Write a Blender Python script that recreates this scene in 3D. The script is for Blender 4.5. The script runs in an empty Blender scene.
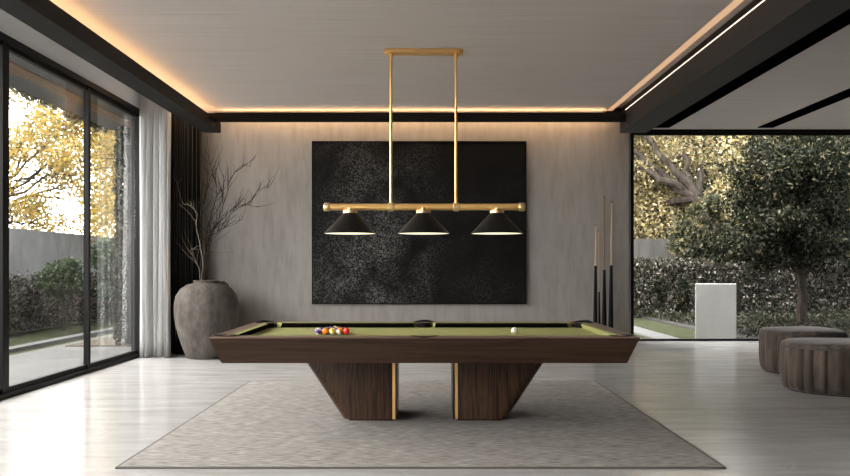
import bpy, bmesh, math, random
import numpy as np
from mathutils import Vector, Matrix

C = bpy.context.scene
COL = C.collection
PI = math.pi
F = 817.0            # focal length in pixels of the 850 px wide frame
EYE = 1.24           # camera height

# ------------------------------------------------------------------ camera
cd = bpy.data.cameras.new('camera')
cam = bpy.data.objects.new('camera', cd)
COL.objects.link(cam)
cam.location = (0, 0, EYE)
cam.rotation_euler = (PI / 2, 0, 0)
cd.sensor_width = 36
cd.lens = 36 * F / 850
cd.shift_y = 30 / 850
cd.clip_end = 300
C.camera = cam

# ------------------------------------------------------------------ world
W = bpy.data.worlds.new('sky')
C.world = W
W.use_nodes = True
wn, wl = W.node_tree.nodes, W.node_tree.links
wn.clear()
w_out = wn.new('ShaderNodeOutputWorld')
w_bg = wn.new('ShaderNodeBackground')
w_tc = wn.new('ShaderNodeTexCoord')
w_sep = wn.new('ShaderNodeSeparateXYZ')
w_map = wn.new('ShaderNodeMapRange')
w_rmp = wn.new('ShaderNodeValToRGB')
wl.new(w_tc.outputs['Generated'], w_sep.inputs[0])
wl.new(w_sep.outputs['X'], w_map.inputs['Value'])
w_map.inputs['From Min'].default_value = -1
w_map.inputs['From Max'].default_value = 1
wl.new(w_map.outputs[0], w_rmp.inputs[0])
w_rmp.color_ramp.elements[0].position = 0.15
w_rmp.color_ramp.elements[0].color = (1.0, 0.955, 0.91, 1)
w_rmp.color_ramp.elements[1].position = 0.75
w_rmp.color_ramp.elements[1].color = (0.15, 0.155, 0.162, 1)
wl.new(w_rmp.outputs[0], w_bg.inputs['Color'])
w_bg.inputs['Strength'].default_value = 9.3
wl.new(w_bg.outputs[0], w_out.inputs[0])

# ------------------------------------------------------------------ exposure
C.view_settings.view_transform = 'Standard'
C.view_settings.look = 'None'
C.view_settings.gamma = 1
C.view_settings.use_curve_mapping = False
C.view_settings.exposure = 0.98


def area(name, loc, rot, sx, sy, power, color):
    l = bpy.data.lights.new(name, 'AREA')
    l.shape = 'RECTANGLE'
    l.size, l.size_y = sx, sy
    l.energy, l.color = power, color
    o = bpy.data.objects.new(name, l)
    COL.objects.link(o)
    o.location, o.rotation_euler = loc, rot
    return o


WARM = (1.0, 0.62, 0.32)
# cove light washing down the back wall from the pocket above it
area('cove_light', (0.0, 11.82, 3.74), (math.radians(10), 0, 0), 5.6, 0.04, 40, WARM)
area('curtain_pocket_light', (-3.36, 11.55, 3.90), (math.radians(8), 0, 0), 0.3, 0.04, 4, WARM)

# ------------------------------------------------------------------ materials
MATS = {}


def mat(name, color, rough=0.6, metal=0.0, emit=None, estr=0.0, spec=None, sheen=0.0, coat=0.0):
    m = bpy.data.materials.new(name)
    m.use_nodes = True
    b = m.node_tree.nodes['Principled BSDF']
    b.inputs['Base Color'].default_value = (*color, 1)
    b.inputs['Roughness'].default_value = rough
    b.inputs['Metallic'].default_value = metal
    if spec is not None:
        b.inputs['Specular IOR Level'].default_value = spec
    if emit:
        b.inputs['Emission Color'].default_value = (*emit, 1)
        b.inputs['Emission Strength'].default_value = estr
    if sheen:
        b.inputs['Sheen Weight'].default_value = sheen
        b.inputs['Sheen Roughness'].default_value = 0.4
    if coat:
        b.inputs['Coat Weight'].default_value = coat
        b.inputs['Coat Roughness'].default_value = 0.1
    MATS[name] = m
    return m


def nodes(m):
    return m.node_tree.nodes, m.node_tree.links, m.node_tree.nodes['Principled BSDF']


def noise_color(m, stops, scale=(1, 1, 1), nscale=5, detail=6, rough=0.55, distortion=0, bump=0.0,
                bump_dist=0.01, coords='Object', lo=0.3, hi=0.7, rough_var=None):
    """noise -> colour ramp on the base colour, and the same noise as a bump"""
    N, L, b = nodes(m)
    tc = N.new('ShaderNodeTexCoord')
    mp = N.new('ShaderNodeMapping')
    mp.inputs['Scale'].default_value = scale
    nz = N.new('ShaderNodeTexNoise')
    nz.inputs['Scale'].default_value = nscale
    nz.inputs['Detail'].default_value = detail
    nz.inputs['Roughness'].default_value = rough
    nz.inputs['Distortion'].default_value = distortion
    rp = N.new('ShaderNodeValToRGB')
    L.new(tc.outputs[coords], mp.inputs[0])
    L.new(mp.outputs[0], nz.inputs['Vector'])
    L.new(nz.outputs['Fac'], rp.inputs[0])
    els = rp.color_ramp.elements
    n = len(stops)
    els[0].position, els[0].color = lo, (*stops[0], 1)
    els[1].position, els[1].color = hi, (*stops[-1], 1)
    for i in range(1, n - 1):
        e = els.new(lo + (hi - lo) * i / (n - 1))
        e.color = (*stops[i], 1)
    L.new(rp.outputs[0], b.inputs['Base Color'])
    if bump:
        bp = N.new('ShaderNodeBump')
        bp.inputs['Strength'].default_value = bump
        bp.inputs['Distance'].default_value = bump_dist
        L.new(nz.outputs['Fac'], bp.inputs['Height'])
        L.new(bp.outputs[0], b.inputs['Normal'])
    if rough_var:
        mr = N.new('ShaderNodeMapRange')
        mr.inputs['To Min'].default_value, mr.inputs['To Max'].default_value = rough_var
        mr.inputs['From Min'].default_value, mr.inputs['From Max'].default_value = 0.3, 0.7
        L.new(nz.outputs['Fac'], mr.inputs['Value'])
        L.new(mr.outputs[0], b.inputs['Roughness'])
    return rp, nz, mp


def floor_material():
    m = mat('pale_stone_floor', (0.7, 0.7, 0.7), 0.22)
    N, L, b = nodes(m)
    rp, nz, mp = noise_color(m, [(0.40, 0.392, 0.388), (0.46, 0.453, 0.45), (0.505, 0.50, 0.497)], (0.9, 5.5, 1), 1.3, 9, 0.62,
                             distortion=0.5, lo=0.3, hi=0.66, rough_var=(0.13, 0.24))
    # thin pale and brown veins
    tc = N.new('ShaderNodeTexCoord')
    n1 = N.new('ShaderNodeTexNoise')
    n1.inputs['Scale'].default_value = 0.9
    n1.inputs['Detail'].default_value = 5
    n1.inputs['Distortion'].default_value = 1.4
    L.new(tc.outputs['Object'], n1.inputs['Vector'])
    sub = N.new('ShaderNodeMath'); sub.operation = 'SUBTRACT'; sub.inputs[1].default_value = 0.5
    ab = N.new('ShaderNodeMath'); ab.operation = 'ABSOLUTE'
    L.new(n1.outputs['Fac'], sub.inputs[0]); L.new(sub.outputs[0], ab.inputs[0])
    r2 = N.new('ShaderNodeValToRGB')
    r2.color_ramp.elements[0].position = 0.0; r2.color_ramp.elements[0].color = (1, 1, 1, 1)
    r2.color_ramp.elements[1].position = 0.012; r2.color_ramp.elements[1].color = (0, 0, 0, 1)
    L.new(ab.outputs[0], r2.inputs[0])
    mx = N.new('ShaderNodeMix'); mx.data_type = 'RGBA'
    sc = N.new('ShaderNodeMath'); sc.operation = 'MULTIPLY'; sc.inputs[1].default_value = 0.45
    L.new(r2.outputs[0], sc.inputs[0]); L.new(sc.outputs[0], mx.inputs['Factor'])
    L.new(rp.outputs[0], mx.inputs[6]); mx.inputs[7].default_value = (0.56, 0.55, 0.54, 1)
    # joints of large slabs
    br = N.new('ShaderNodeTexBrick')
    br.offset = 0.5
    br.inputs['Scale'].default_value = 1.0
    br.inputs['Brick Width'].default_value = 2.4
    br.inputs['Row Height'].default_value = 1.2
    br.inputs['Mortar Size'].default_value = 0.003
    br.inputs['Color1'].default_value = (1, 1, 1, 1)
    br.inputs['Color2'].default_value = (0.95, 0.95, 0.95, 1)
    br.inputs['Mortar'].default_value = (0.85, 0.85, 0.85, 1)
    L.new(tc.outputs['Object'], br.inputs['Vector'])
    mm = N.new('ShaderNodeMix'); mm.data_type = 'RGBA'; mm.blend_type = 'MULTIPLY'
    mm.inputs['Factor'].default_value = 1
    L.new(mx.outputs[2], mm.inputs[6]); L.new(br.outputs['Color'], mm.inputs[7])
    L.new(mm.outputs[2], b.inputs['Base Color'])
    return m


FLOOR = floor_material()
CEIL = mat('brushed_taupe_ceiling', (0.36, 0.345, 0.33), 0.75)
noise_color(CEIL, [(0.50, 0.458, 0.44), (0.58, 0.535, 0.515), (0.64, 0.595, 0.575)], (0.5, 45, 1), 1.6, 5, bump=0.25, bump_dist=0.002)
WALL = mat('grey_plaster_wall', (0.33, 0.315, 0.30), 0.85)
noise_color(WALL, [(0.215, 0.202, 0.192), (0.25, 0.236, 0.226), (0.278, 0.264, 0.253)], (8, 8, 1.6), 1.5, 7, 0.6, bump=0.15, bump_dist=0.004)
PLASTER = mat('pale_plaster', (0.78, 0.78, 0.78), 0.9)
FILLCUT = mat('fill_cutting_wall', (0.05, 0.047, 0.044), 0.7)  # unseen walls coloured dark to cut fill light and raise contrast
BEAM = mat('black_beam', (0.018, 0.017, 0.016), 0.55, spec=0.12)
noise_color(BEAM, [(0.008, 0.0075, 0.007), (0.014, 0.013, 0.012)], (40, 2, 40), 1.5, 3)
BLACKMETAL = mat('black_metal_frame', (0.008, 0.008, 0.008), 0.5, spec=0.15)
SLOT = mat('black_slot', (0.002, 0.002, 0.002), 0.9, spec=0.0)
LED = mat('white_led', (1, 1, 1), 0.5, emit=(1.0, 0.82, 0.66), estr=0.62)
LEDW = mat('warm_led', (1, 0.8, 0.6), 0.5, emit=(1.0, 0.62, 0.33), estr=12)
LEDD = mat('warm_diffuser', (1, 0.8, 0.6), 0.5, emit=(1.0, 0.56, 0.30), estr=0.27)
BRASS = mat('brushed_brass', (0.95, 0.60, 0.23), 0.42, 0.8)
BRASSK = mat('knurled_brass', (0.80, 0.58, 0.30), 0.42, 0.9)
SHADE = mat('black_shade', (0.006, 0.006, 0.006), 0.4, spec=0.25)
SHADEIN = mat('cream_shade_lining', (0.85, 0.78, 0.62), 0.6)
BULB = mat('lamp_diffuser', (1, 0.95, 0.8), 0.5, emit=(1.0, 0.86, 0.62), estr=0.62)
VELVET = mat('charcoal_taupe_velvet', (0.085, 0.072, 0.063), 0.75, sheen=0.15, spec=0.2)
noise_color(VELVET, [(0.032, 0.024, 0.019), (0.062, 0.048, 0.039), (0.105, 0.082, 0.068)], (5, 5, 1.2), 2.2, 6, bump=0.3, bump_dist=0.01)
PIPING = mat('dark_piping', (0.05, 0.043, 0.038), 0.7)
CLOTH = mat('olive_green_cloth', (0.30, 0.34, 0.13), 0.95, spec=0.1)
noise_color(CLOTH, [(0.25, 0.255, 0.095), (0.30, 0.305, 0.125)], (1, 1, 1), 260, 2, bump=0.1, bump_dist=0.001)
RUBBER_SHADE = mat('black_rubber_and_shade', (0.002, 0.002, 0.002), 0.8, spec=0.05)
LEATHER = mat('black_leather', (0.003, 0.003, 0.003), 0.6, spec=0.1)


def wood(name, axis, stops, rough=0.34):
    m = mat(name, stops[0], rough, spec=0.3)
    sc = {'x': (0.8, 24, 24), 'y': (17, 0.9, 17), 'z': (30, 30, 1.0)}[axis]
    noise_color(m, stops, sc, 1.5, 8, 0.62, distortion=0.7, lo=0.28, hi=0.74, bump=0.12, bump_dist=0.002)
    return m


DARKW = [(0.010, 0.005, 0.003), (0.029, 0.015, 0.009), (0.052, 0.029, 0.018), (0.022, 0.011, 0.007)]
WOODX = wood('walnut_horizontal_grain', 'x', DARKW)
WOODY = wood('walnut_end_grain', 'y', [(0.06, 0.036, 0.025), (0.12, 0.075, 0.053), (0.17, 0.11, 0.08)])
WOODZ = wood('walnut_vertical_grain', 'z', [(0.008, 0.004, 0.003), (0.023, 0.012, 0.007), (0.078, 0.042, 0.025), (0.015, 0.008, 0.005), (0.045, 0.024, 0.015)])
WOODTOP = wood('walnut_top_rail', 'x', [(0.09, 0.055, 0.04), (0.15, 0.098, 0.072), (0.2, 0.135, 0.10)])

CLAY = mat('weathered_stone_clay', (0.15, 0.13, 0.115), 0.9)
noise_color(CLAY, [(0.032, 0.027, 0.023), (0.062, 0.053, 0.046), (0.098, 0.085, 0.075), (0.17, 0.15, 0.133)], (1, 1, 0.45), 7.5, 10, 0.75,
            bump=0.8, bump_dist=0.012, lo=0.3, hi=0.72)
TWIG = mat('dark_twig', (0.016, 0.012, 0.0095), 0.9, spec=0.1)
TWIGL = mat('peeled_twig', (0.15, 0.125, 0.10), 0.8)
DRAPE = mat('charcoal_drape', (0.022, 0.0205, 0.019), 0.85, sheen=0.08, spec=0.15)


def sheer_material():
    m = bpy.data.materials.new('white_sheer')
    m.use_nodes = True
    N, L = m.node_tree.nodes, m.node_tree.links
    N.clear()
    out = N.new('ShaderNodeOutputMaterial')
    d = N.new('ShaderNodeBsdfDiffuse'); d.inputs[0].default_value = (0.88, 0.88, 0.88, 1)
    t = N.new('ShaderNodeBsdfTranslucent'); t.inputs[0].default_value = (0.9, 0.9, 0.9, 1)
    tr = N.new('ShaderNodeBsdfTransparent')
    a = N.new('ShaderNodeMixShader'); a.inputs[0].default_value = 0.45
    b = N.new('ShaderNodeMixShader'); b.inputs[0].default_value = 0.04
    L.new(d.outputs[0], a.inputs[1]); L.new(t.outputs[0], a.inputs[2])
    L.new(a.outputs[0], b.inputs[1]); L.new(tr.outputs[0], b.inputs[2])
    L.new(b.outputs[0], out.inputs[0])
    return m


SHEER = sheer_material()


def glass_material():
    m = bpy.data.materials.new('clear_window_glass')
    m.use_nodes = True
    N, L = m.node_tree.nodes, m.node_tree.links
    N.clear()
    out = N.new('ShaderNodeOutputMaterial')
    tr = N.new('ShaderNodeBsdfTransparent'); tr.inputs[0].default_value = (0.97, 0.98, 0.98, 1)
    g = N.new('ShaderNodeBsdfGlossy'); g.inputs['Roughness'].default_value = 0.01
    lw = N.new('ShaderNodeLayerWeight'); lw.inputs[0].default_value = 0.5
    pw = N.new('ShaderNodeMath'); pw.operation = 'POWER'; pw.inputs[1].default_value = 4.5
    fr = N.new('ShaderNodeMath'); fr.operation = 'MULTIPLY_ADD'; fr.inputs[1].default_value = 0.7; fr.inputs[2].default_value = 0.03
    L.new(lw.outputs['Facing'], pw.inputs[0]); L.new(pw.outputs[0], fr.inputs[0])
    mx = N.new('ShaderNodeMixShader')
    L.new(fr.outputs[0], mx.inputs[0]); L.new(tr.outputs[0], mx.inputs[1]); L.new(g.outputs[0], mx.inputs[2])
    L.new(mx.outputs[0], out.inputs[0])
    return m


GLASS = glass_material()


def rug_material():
    m = mat('woven_taupe_rug', (0.2, 0.19, 0.18), 0.95)
    rp, nz, mp = noise_color(m, [(0.235, 0.22, 0.208), (0.29, 0.272, 0.258), (0.345, 0.326, 0.31)], (0.8, 1.6, 1), 4.5, 8, 0.7, lo=0.3, hi=0.7)
    N, L, b = nodes(m)
    tc = N.new('ShaderNodeTexCoord')
    n2 = N.new('ShaderNodeTexNoise')
    n2.inputs['Scale'].default_value = 1.0
    n2.inputs['Detail'].default_value = 3
    mp2 = N.new('ShaderNodeMapping'); mp2.inputs['Scale'].default_value = (11, 62, 1)
    mp2.inputs['Rotation'].default_value = (0, 0, 0.05)
    L.new(tc.outputs['Object'], mp2.inputs[0]); L.new(mp2.outputs[0], n2.inputs['Vector'])
    r = N.new('ShaderNodeValToRGB')
    r.color_ramp.elements[0].position = 0.32; r.color_ramp.elements[0].color = (0.55, 0.54, 0.53, 1)
    r.color_ramp.elements[1].position = 0.66; r.color_ramp.elements[1].color = (1.3, 1.3, 1.3, 1)
    L.new(n2.outputs['Fac'], r.inputs[0])
    mm = N.new('ShaderNodeMix'); mm.data_type = 'RGBA'; mm.blend_type = 'MULTIPLY'; mm.inputs['Factor'].default_value = 1
    L.new(rp.outputs[0], mm.inputs[6]); L.new(r.outputs[0], mm.inputs[7])
    L.new(mm.outputs[2], b.inputs['Base Color'])
    bp = N.new('ShaderNodeBump'); bp.inputs['Strength'].default_value = 0.7; bp.inputs['Distance'].default_value = 0.006
    L.new(n2.outputs['Fac'], bp.inputs['Height']); L.new(bp.outputs[0], b.inputs['Normal'])
    return m


RUG = rug_material()
RUGEDGE = mat('rug_binding', (0.11, 0.10, 0.094), 0.9)


def art_material():
    """black canvas with chalky speckled texture, denser towards the lower left"""
    m = mat('black_textured_canvas', (0.01, 0.01, 0.01), 0.7)
    N, L, b = nodes(m)
    tc = N.new('ShaderNodeTexCoord')
    sp = N.new('ShaderNodeSeparateXYZ'); L.new(tc.outputs['Object'], sp.inputs[0])
    fine = N.new('ShaderNodeTexNoise'); fine.inputs['Scale'].default_value = 42; fine.inputs['Detail'].default_value = 8
    fine.inputs['Roughness'].default_value = 0.8
    L.new(tc.outputs['Object'], fine.inputs['Vector'])
    big = N.new('ShaderNodeTexNoise'); big.inputs['Scale'].default_value = 1.7; big.inputs['Detail'].default_value = 5
    big.inputs['Distortion'].default_value = 0.6
    L.new(tc.outputs['Object'], big.inputs['Vector'])
    # density: a column left of the middle (local x about -0.75), stronger low down
    dx = N.new('ShaderNodeMath'); dx.operation = 'ADD'; dx.inputs[1].default_value = 0.72; L.new(sp.outputs['X'], dx.inputs[0])
    ax = N.new('ShaderNodeMath'); ax.operation = 'ABSOLUTE'; L.new(dx.outputs[0], ax.inputs[0])
    mr = N.new('ShaderNodeMapRange'); mr.inputs['From Min'].default_value = 0.15; mr.inputs['From Max'].default_value = 1.15
    mr.inputs['To Min'].default_value = 1; mr.inputs['To Max'].default_value = 0.12
    L.new(ax.outputs[0], mr.inputs['Value'])
    mz = N.new('ShaderNodeMapRange'); mz.inputs['From Min'].default_value = 0.1; mz.inputs['From Max'].default_value = 2.3
    mz.inputs['To Min'].default_value = 1.0; mz.inputs['To Max'].default_value = 0.35
    L.new(sp.outputs['Z'], mz.inputs['Value'])
    d1 = N.new('ShaderNodeMath'); d1.operation = 'MULTIPLY'; L.new(mr.outputs[0], d1.inputs[0]); L.new(mz.outputs[0], d1.inputs[1])
    bg = N.new('ShaderNodeMapRange'); bg.inputs['From Min'].default_value = 0.36; bg.inputs['From Max'].default_value = 0.64
    L.new(big.outputs['Fac'], bg.inputs['Value'])
    d2 = N.new('ShaderNodeMath'); d2.operation = 'MULTIPLY'; L.new(d1.outputs[0], d2.inputs[0]); L.new(bg.outputs[0], d2.inputs[1])
    fr = N.new('ShaderNodeMapRange'); fr.inputs['From Min'].default_value = 0.47; fr.inputs['From Max'].default_value = 0.66
    L.new(fine.outputs['Fac'], fr.inputs['Value'])
    d3 = N.new('ShaderNodeMath'); d3.operation = 'MULTIPLY'; L.new(d2.outputs[0], d3.inputs[0]); L.new(fr.outputs[0], d3.inputs[1])
    mx = N.new('ShaderNodeMix'); mx.data_type = 'RGBA'
    L.new(d3.outputs[0], mx.inputs['Factor'])
    mx.inputs[6].default_value = (0.003, 0.003, 0.003, 1); mx.inputs[7].default_value = (0.30, 0.30, 0.295, 1)
    b.inputs['Specular IOR Level'].default_value = 0.12
    L.new(mx.outputs[2], b.inputs['Base Color'])
    bp = N.new('ShaderNodeBump'); bp.inputs['Strength'].default_value = 0.35; bp.inputs['Distance'].default_value = 0.004
    L.new(fine.outputs['Fac'], bp.inputs['Height']); L.new(bp.outputs[0], b.inputs['Normal'])
    return m


ART = art_material()


def leaf_material(name, cols, trans=0.35):
    m = bpy.data.materials.new(name)
    m.use_nodes = True
    N, L = m.node_tree.nodes, m.node_tree.links
    N.clear()
    out = N.new('ShaderNodeOutputMaterial')
    geo = N.new('ShaderNodeNewGeometry')
    rp = N.new('ShaderNodeValToRGB')
    rp.color_ramp.interpolation = 'CONSTANT'
    els = rp.color_ramp.elements
    els[0].position, els[0].color = 0, (*cols[0], 1)
    els[1].position, els[1].color = 1 / len(cols), (*cols[1], 1)
    for i in range(2, len(cols)):
        e = els.new(i / len(cols)); e.color = (*cols[i], 1)
    L.new(geo.outputs['Random Per Island'], rp.inputs[0])
    d = N.new('ShaderNodeBsdfDiffuse'); t = N.new('ShaderNodeBsdfTranslucent')
    L.new(rp.outputs[0], d.inputs[0]); L.new(rp.outputs[0], t.inputs[0])
    mx = N.new('ShaderNodeMixShader'); mx.inputs[0].default_value = trans
    L.new(d.outputs[0], mx.inputs[1]); L.new(t.outputs[0], mx.inputs[2])
    g = N.new('ShaderNodeBsdfGlossy'); g.inputs['Roughness'].default_value = 0.35
    g.inputs[0].default_value = (0.5, 0.5, 0.5, 1)
    m2 = N.new('ShaderNodeMixShader'); m2.inputs[0].default_value = 0.015
    L.new(mx.outputs[0], m2.inputs[1]); L.new(g.outputs[0], m2.inputs[2])
    L.new(m2.outputs[0], out.inputs[0])
    return m


YELLOW = leaf_material('yellow_autumn_leaves', [(0.50, 0.33, 0.06), (0.40, 0.27, 0.08), (0.42, 0.35, 0.14), (0.24, 0.19, 0.07), (0.55, 0.42, 0.15), (0.15, 0.15, 0.06)], 0.5)
GOLD = leaf_material('muted_gold_leaves', [(0.40, 0.33, 0.17), (0.50, 0.43, 0.25), (0.26, 0.22, 0.13), (0.10, 0.09, 0.055), (0.62, 0.56, 0.38), (0.035, 0.035, 0.02), (0.45, 0.36, 0.14)], 0.45)
GREEN = leaf_material('dark_green_leaves', [(0.008, 0.011, 0.006), (0.016, 0.020, 0.011), (0.005, 0.007, 0.004), (0.045, 0.050, 0.030), (0.008, 0.011, 0.006), (0.020, 0.023, 0.013), (0.010, 0.013, 0.007), (0.12, 0.11, 0.07)], 0.2)
SHRUB = leaf_material('shrub_leaves', [(0.04, 0.06, 0.034), (0.07, 0.095, 0.05), (0.02, 0.03, 0.018), (0.16, 0.20, 0.13), (0.03, 0.045, 0.025)], 0.3)
IVY = leaf_material('ivy_leaves', [(0.02, 0.022, 0.014), (0.045, 0.04, 0.032), (0.010, 0.012, 0.008), (0.17, 0.155, 0.13), (0.03, 0.036, 0.02), (0.08, 0.07, 0.054), (0.02, 0.024, 0.014), (0.26, 0.24, 0.21)], 0.2)
GIVY = leaf_material('ground_ivy_leaves', [(0.014, 0.018, 0.010), (0.03, 0.033, 0.02), (0.009, 0.011, 0.007), (0.075, 0.07, 0.052), (0.02, 0.022, 0.013)], 0.2)
OLIVE = leaf_material('olive_green_leaves', [(0.03, 0.035, 0.022), (0.055, 0.06, 0.038), (0.015, 0.02, 0.012), (0.12, 0.12, 0.08), (0.20, 0.17, 0.08)], 0.35)
BARK = mat('bark', (0.05, 0.04, 0.03), 0.95, spec=0.1)
noise_color(BARK, [(0.018, 0.015, 0.012), (0.06, 0.05, 0.042)], (4, 4, 1), 3, 5, bump=0.6, bump_dist=0.02)
LAWN = mat('lawn_grass', (0.12, 0.14, 0.08), 1.0, spec=0.0)
noise_color(LAWN, [(0.028, 0.032, 0.019), (0.042, 0.047, 0.028), (0.062, 0.066, 0.042)], (1, 1, 1), 6, 8, 0.75, bump=0.8, bump_dist=0.02)
PAVE = mat('pale_patio_stone', (0.2, 0.2, 0.2), 0.9, spec=0.1)
noise_color(PAVE, [(0.10, 0.10, 0.10), (0.125, 0.125, 0.125)], (1, 1, 1), 2, 5)
CONC = mat('grey_concrete', (0.22, 0.22, 0.22), 0.9)
noise_color(CONC, [(0.030, 0.030, 0.031), (0.042, 0.042, 0.043), (0.055, 0.055, 0.056)], (1, 1, 0.6), 2.5, 8, 0.7, bump=0.3, bump_dist=0.01)
GWALL = mat('light_garden_concrete', (0.22, 0.22, 0.22), 0.9)
noise_color(GWALL, [(0.14, 0.14, 0.14), (0.19, 0.19, 0.19), (0.24, 0.24, 0.24)], (1, 1, 0.6), 2.5, 8, 0.7, bump=0.3, bump_dist=0.01)
DARKCONC = mat('weathered_garden_concrete', (0.12, 0.11, 0.105), 0.95)
noise_color(DARKCONC, [(0.035, 0.033, 0.03), (0.06, 0.056, 0.052), (0.09, 0.085, 0.08)], (2.5, 2.5, 0.4), 1.5, 7, 0.7, bump=0.3, bump_dist=0.01)
WHITEB = mat('white_render', (0.42, 0.42, 0.41), 0.85)
noise_color(WHITEB, [(0.42, 0.42, 0.41), (0.49, 0.49, 0.48)], (1, 1, 0.5), 3, 6)
SOIL = mat('dark_soil', (0.06, 0.05, 0.042), 1.0)
noise_color(SOIL, [(0.012, 0.011, 0.009), (0.035, 0.031, 0.027)], (1, 1, 1), 12, 6, bump=0.8, bump_dist=0.03)
GRAVEL = mat('brown_gravel', (0.16, 0.12, 0.08), 1.0)
noise_color(GRAVEL, [(0.03, 0.024, 0.017), (0.10, 0.08, 0.055)], (1, 1, 1), 60, 3, bump=1, bump_dist=0.02)
SOFFIT = mat('grey_soffit', (0.10, 0.10, 0.105), 0.8)
TIMBER = wood('cedar_soffit', 'y', [(0.13, 0.075, 0.04), (0.2, 0.12, 0.068), (0.26, 0.165, 0.10)], 0.7)
CUEB = mat('black_cue_butt', (0.003, 0.003, 0.003), 0.5, spec=0.1)
CUEW = mat('maple_shaft', (0.42, 0.30, 0.18), 0.4)
CUED = mat('dark_shaft', (0.16, 0.10, 0.06), 0.4)
TIP = mat('cue_tip', (0.02, 0.02, 0.03), 0.6)
FERR = mat('white_ferrule', (0.6, 0.57, 0.5), 0.4)


# ------------------------------------------------------------------ mesh helpers
class MB:
    def __init__(s):
        s.v, s.f = [], []

    def add(s, verts, faces):
        o = len(s.v)
        s.v += [tuple(p) for p in verts]
        s.f += [tuple(i + o for i in f) for f in faces]
        return s

    def box(s, x0, x1, y0, y1, z0, z1):
        return s.add([(x0, y0, z0), (x1, y0, z0), (x1, y1, z0), (x0, y1, z0), (x0, y0, z1), (x1, y0, z1), (x1, y1, z1), (x0, y1, z1)],
                     [(0, 3, 2, 1), (4, 5, 6, 7), (0, 1, 5, 4), (1, 2, 6, 5), (2, 3, 7, 6), (3, 0, 4, 7)])

    def loft(s, rings, cap0=True, cap1=True, closed=True):
        n = len(rings[0])
        vs = [p for r in rings for p in r]
        fs = []
        for k in range(len(rings) - 1):
            for i in range(n if closed else n - 1):
                j = (i + 1) % n
                fs.append((k * n + i, k * n + j, (k + 1) * n + j, (k + 1) * n + i))
        if cap0: fs.append(tuple(reversed(range(n))))
        if cap1: fs.append(tuple((len(rings) - 1) * n + i for i in range(n)))
        return s.add(vs, fs)

    def lathe(s, prof, c=(0, 0, 0), n=40, cap0=True, cap1=True, axis='z'):
        rings = []
        for r, z in prof:
            ring = []
            for i in range(n):
                a = 2 * PI * i / n
                p = (r * math.cos(a), r * math.sin(a), z)
                if axis == 'x': p = (p[2], p[0], p[1])
                ring.append((p[0] + c[0], p[1] + c[1], p[2] + c[2]))
            rings.append(ring)
        return s.loft(rings, cap0, cap1)

    def tube(s, pts, radii, n=8):
        pts = [Vector(p) for p in pts]
        if isinstance(radii, (int, float)): radii = [radii] * len(pts)
        rings = []
        u = None
        for k, p in enumerate(pts):
            t = (pts[min(k + 1, len(pts) - 1)] - pts[max(k - 1, 0)]).normalized()
            if u is None:
                a = Vector((0, 0, 1)) if abs(t.z) < 0.9 else Vector((1, 0, 0))
                u = t.cross(a).normalized()
            else:
                u = (u - t * u.dot(t)).normalized()
            w = t.cross(u)
            rings.append([tuple(p + (u * math.cos(2 * PI * i / n) + w * math.sin(2 * PI * i / n)) * radii[k]) for i in range(n)])
        return s.loft(rings)


def root_pos(o):
    p = Vector((0, 0, 0))
    while o is not None:
        p += Vector(o.location)
        o = o.parent
    return p


def obj(name, mb, m, parent=None, origin=None, smooth=False, bevel=0.0, sharp=40):
    """link one mesh; coordinates in mb are world coordinates"""
    org = root_pos(parent) if parent is not None else Vector(origin or (0, 0, 0))
    me = bpy.data.meshes.new(name)
    me.from_pydata([(v[0] - org.x, v[1] - org.y, v[2] - org.z) for v in mb.v], [], mb.f)
    bm = bmesh.new(); bm.from_mesh(me)
    bmesh.ops.recalc_face_normals(bm, faces=bm.faces)
    bm.to_mesh(me); bm.free()
    for mm in (m if isinstance(m, (list, tuple)) else [m]):
        me.materials.append(mm)
    o = bpy.data.objects.new(name, me)
    COL.objects.link(o)
    if parent is not None: o.parent = parent
    else: o.location = org
    if smooth:
        me.polygons.foreach_set('use_smooth', [True] * len(me.polygons))
        me.set_sharp_from_angle(angle=math.radians(sharp))
    if bevel:
        b = o.modifiers.new('bevel', 'BEVEL'); b.width = bevel; b.segments = 2; b.limit_method = 'ANGLE'
    return o


def tag(o, label, cat, group=None, kind=None):
    o['label'] = label; o['category'] = cat
    if group: o['group'] = group
    if kind: o['kind'] = kind
    return o


def thing(name, loc, label, cat, group=None):
    o = bpy.data.objects.new(name, None)
    o.empty_display_size = 0.1
    COL.objects.link(o); o.location = loc
    return tag(o, label, cat, group)


def struct(name, mb, m, parent=None, label=None, **k):
    o = obj(name, mb, m, parent, **k)
    if parent is None: o['kind'] = 'structure'
    if label: o['label'] = label
    return o


def box(*a): return MB().box(*a)


def rrect(x0, x1, y0, y1, z, r, n=6):
    out = []
    for cx, cy, a0 in ((x1 - r, y1 - r, 0), (x0 + r, y1 - r, PI / 2), (x0 + r, y0 + r, PI), (x1 - r, y0 + r, 1.5 * PI)):
        for i in range(n + 1):
            a = a0 + PI / 2 * i / n
            out.append((cx + r * math.cos(a), cy + r * math.sin(a), z))
    return out


def px(x, y, Y):
    """a point of the photograph at depth Y"""
    return ((x - 425) * Y / F, Y, EYE - (y - 268) * Y / F)


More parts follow.
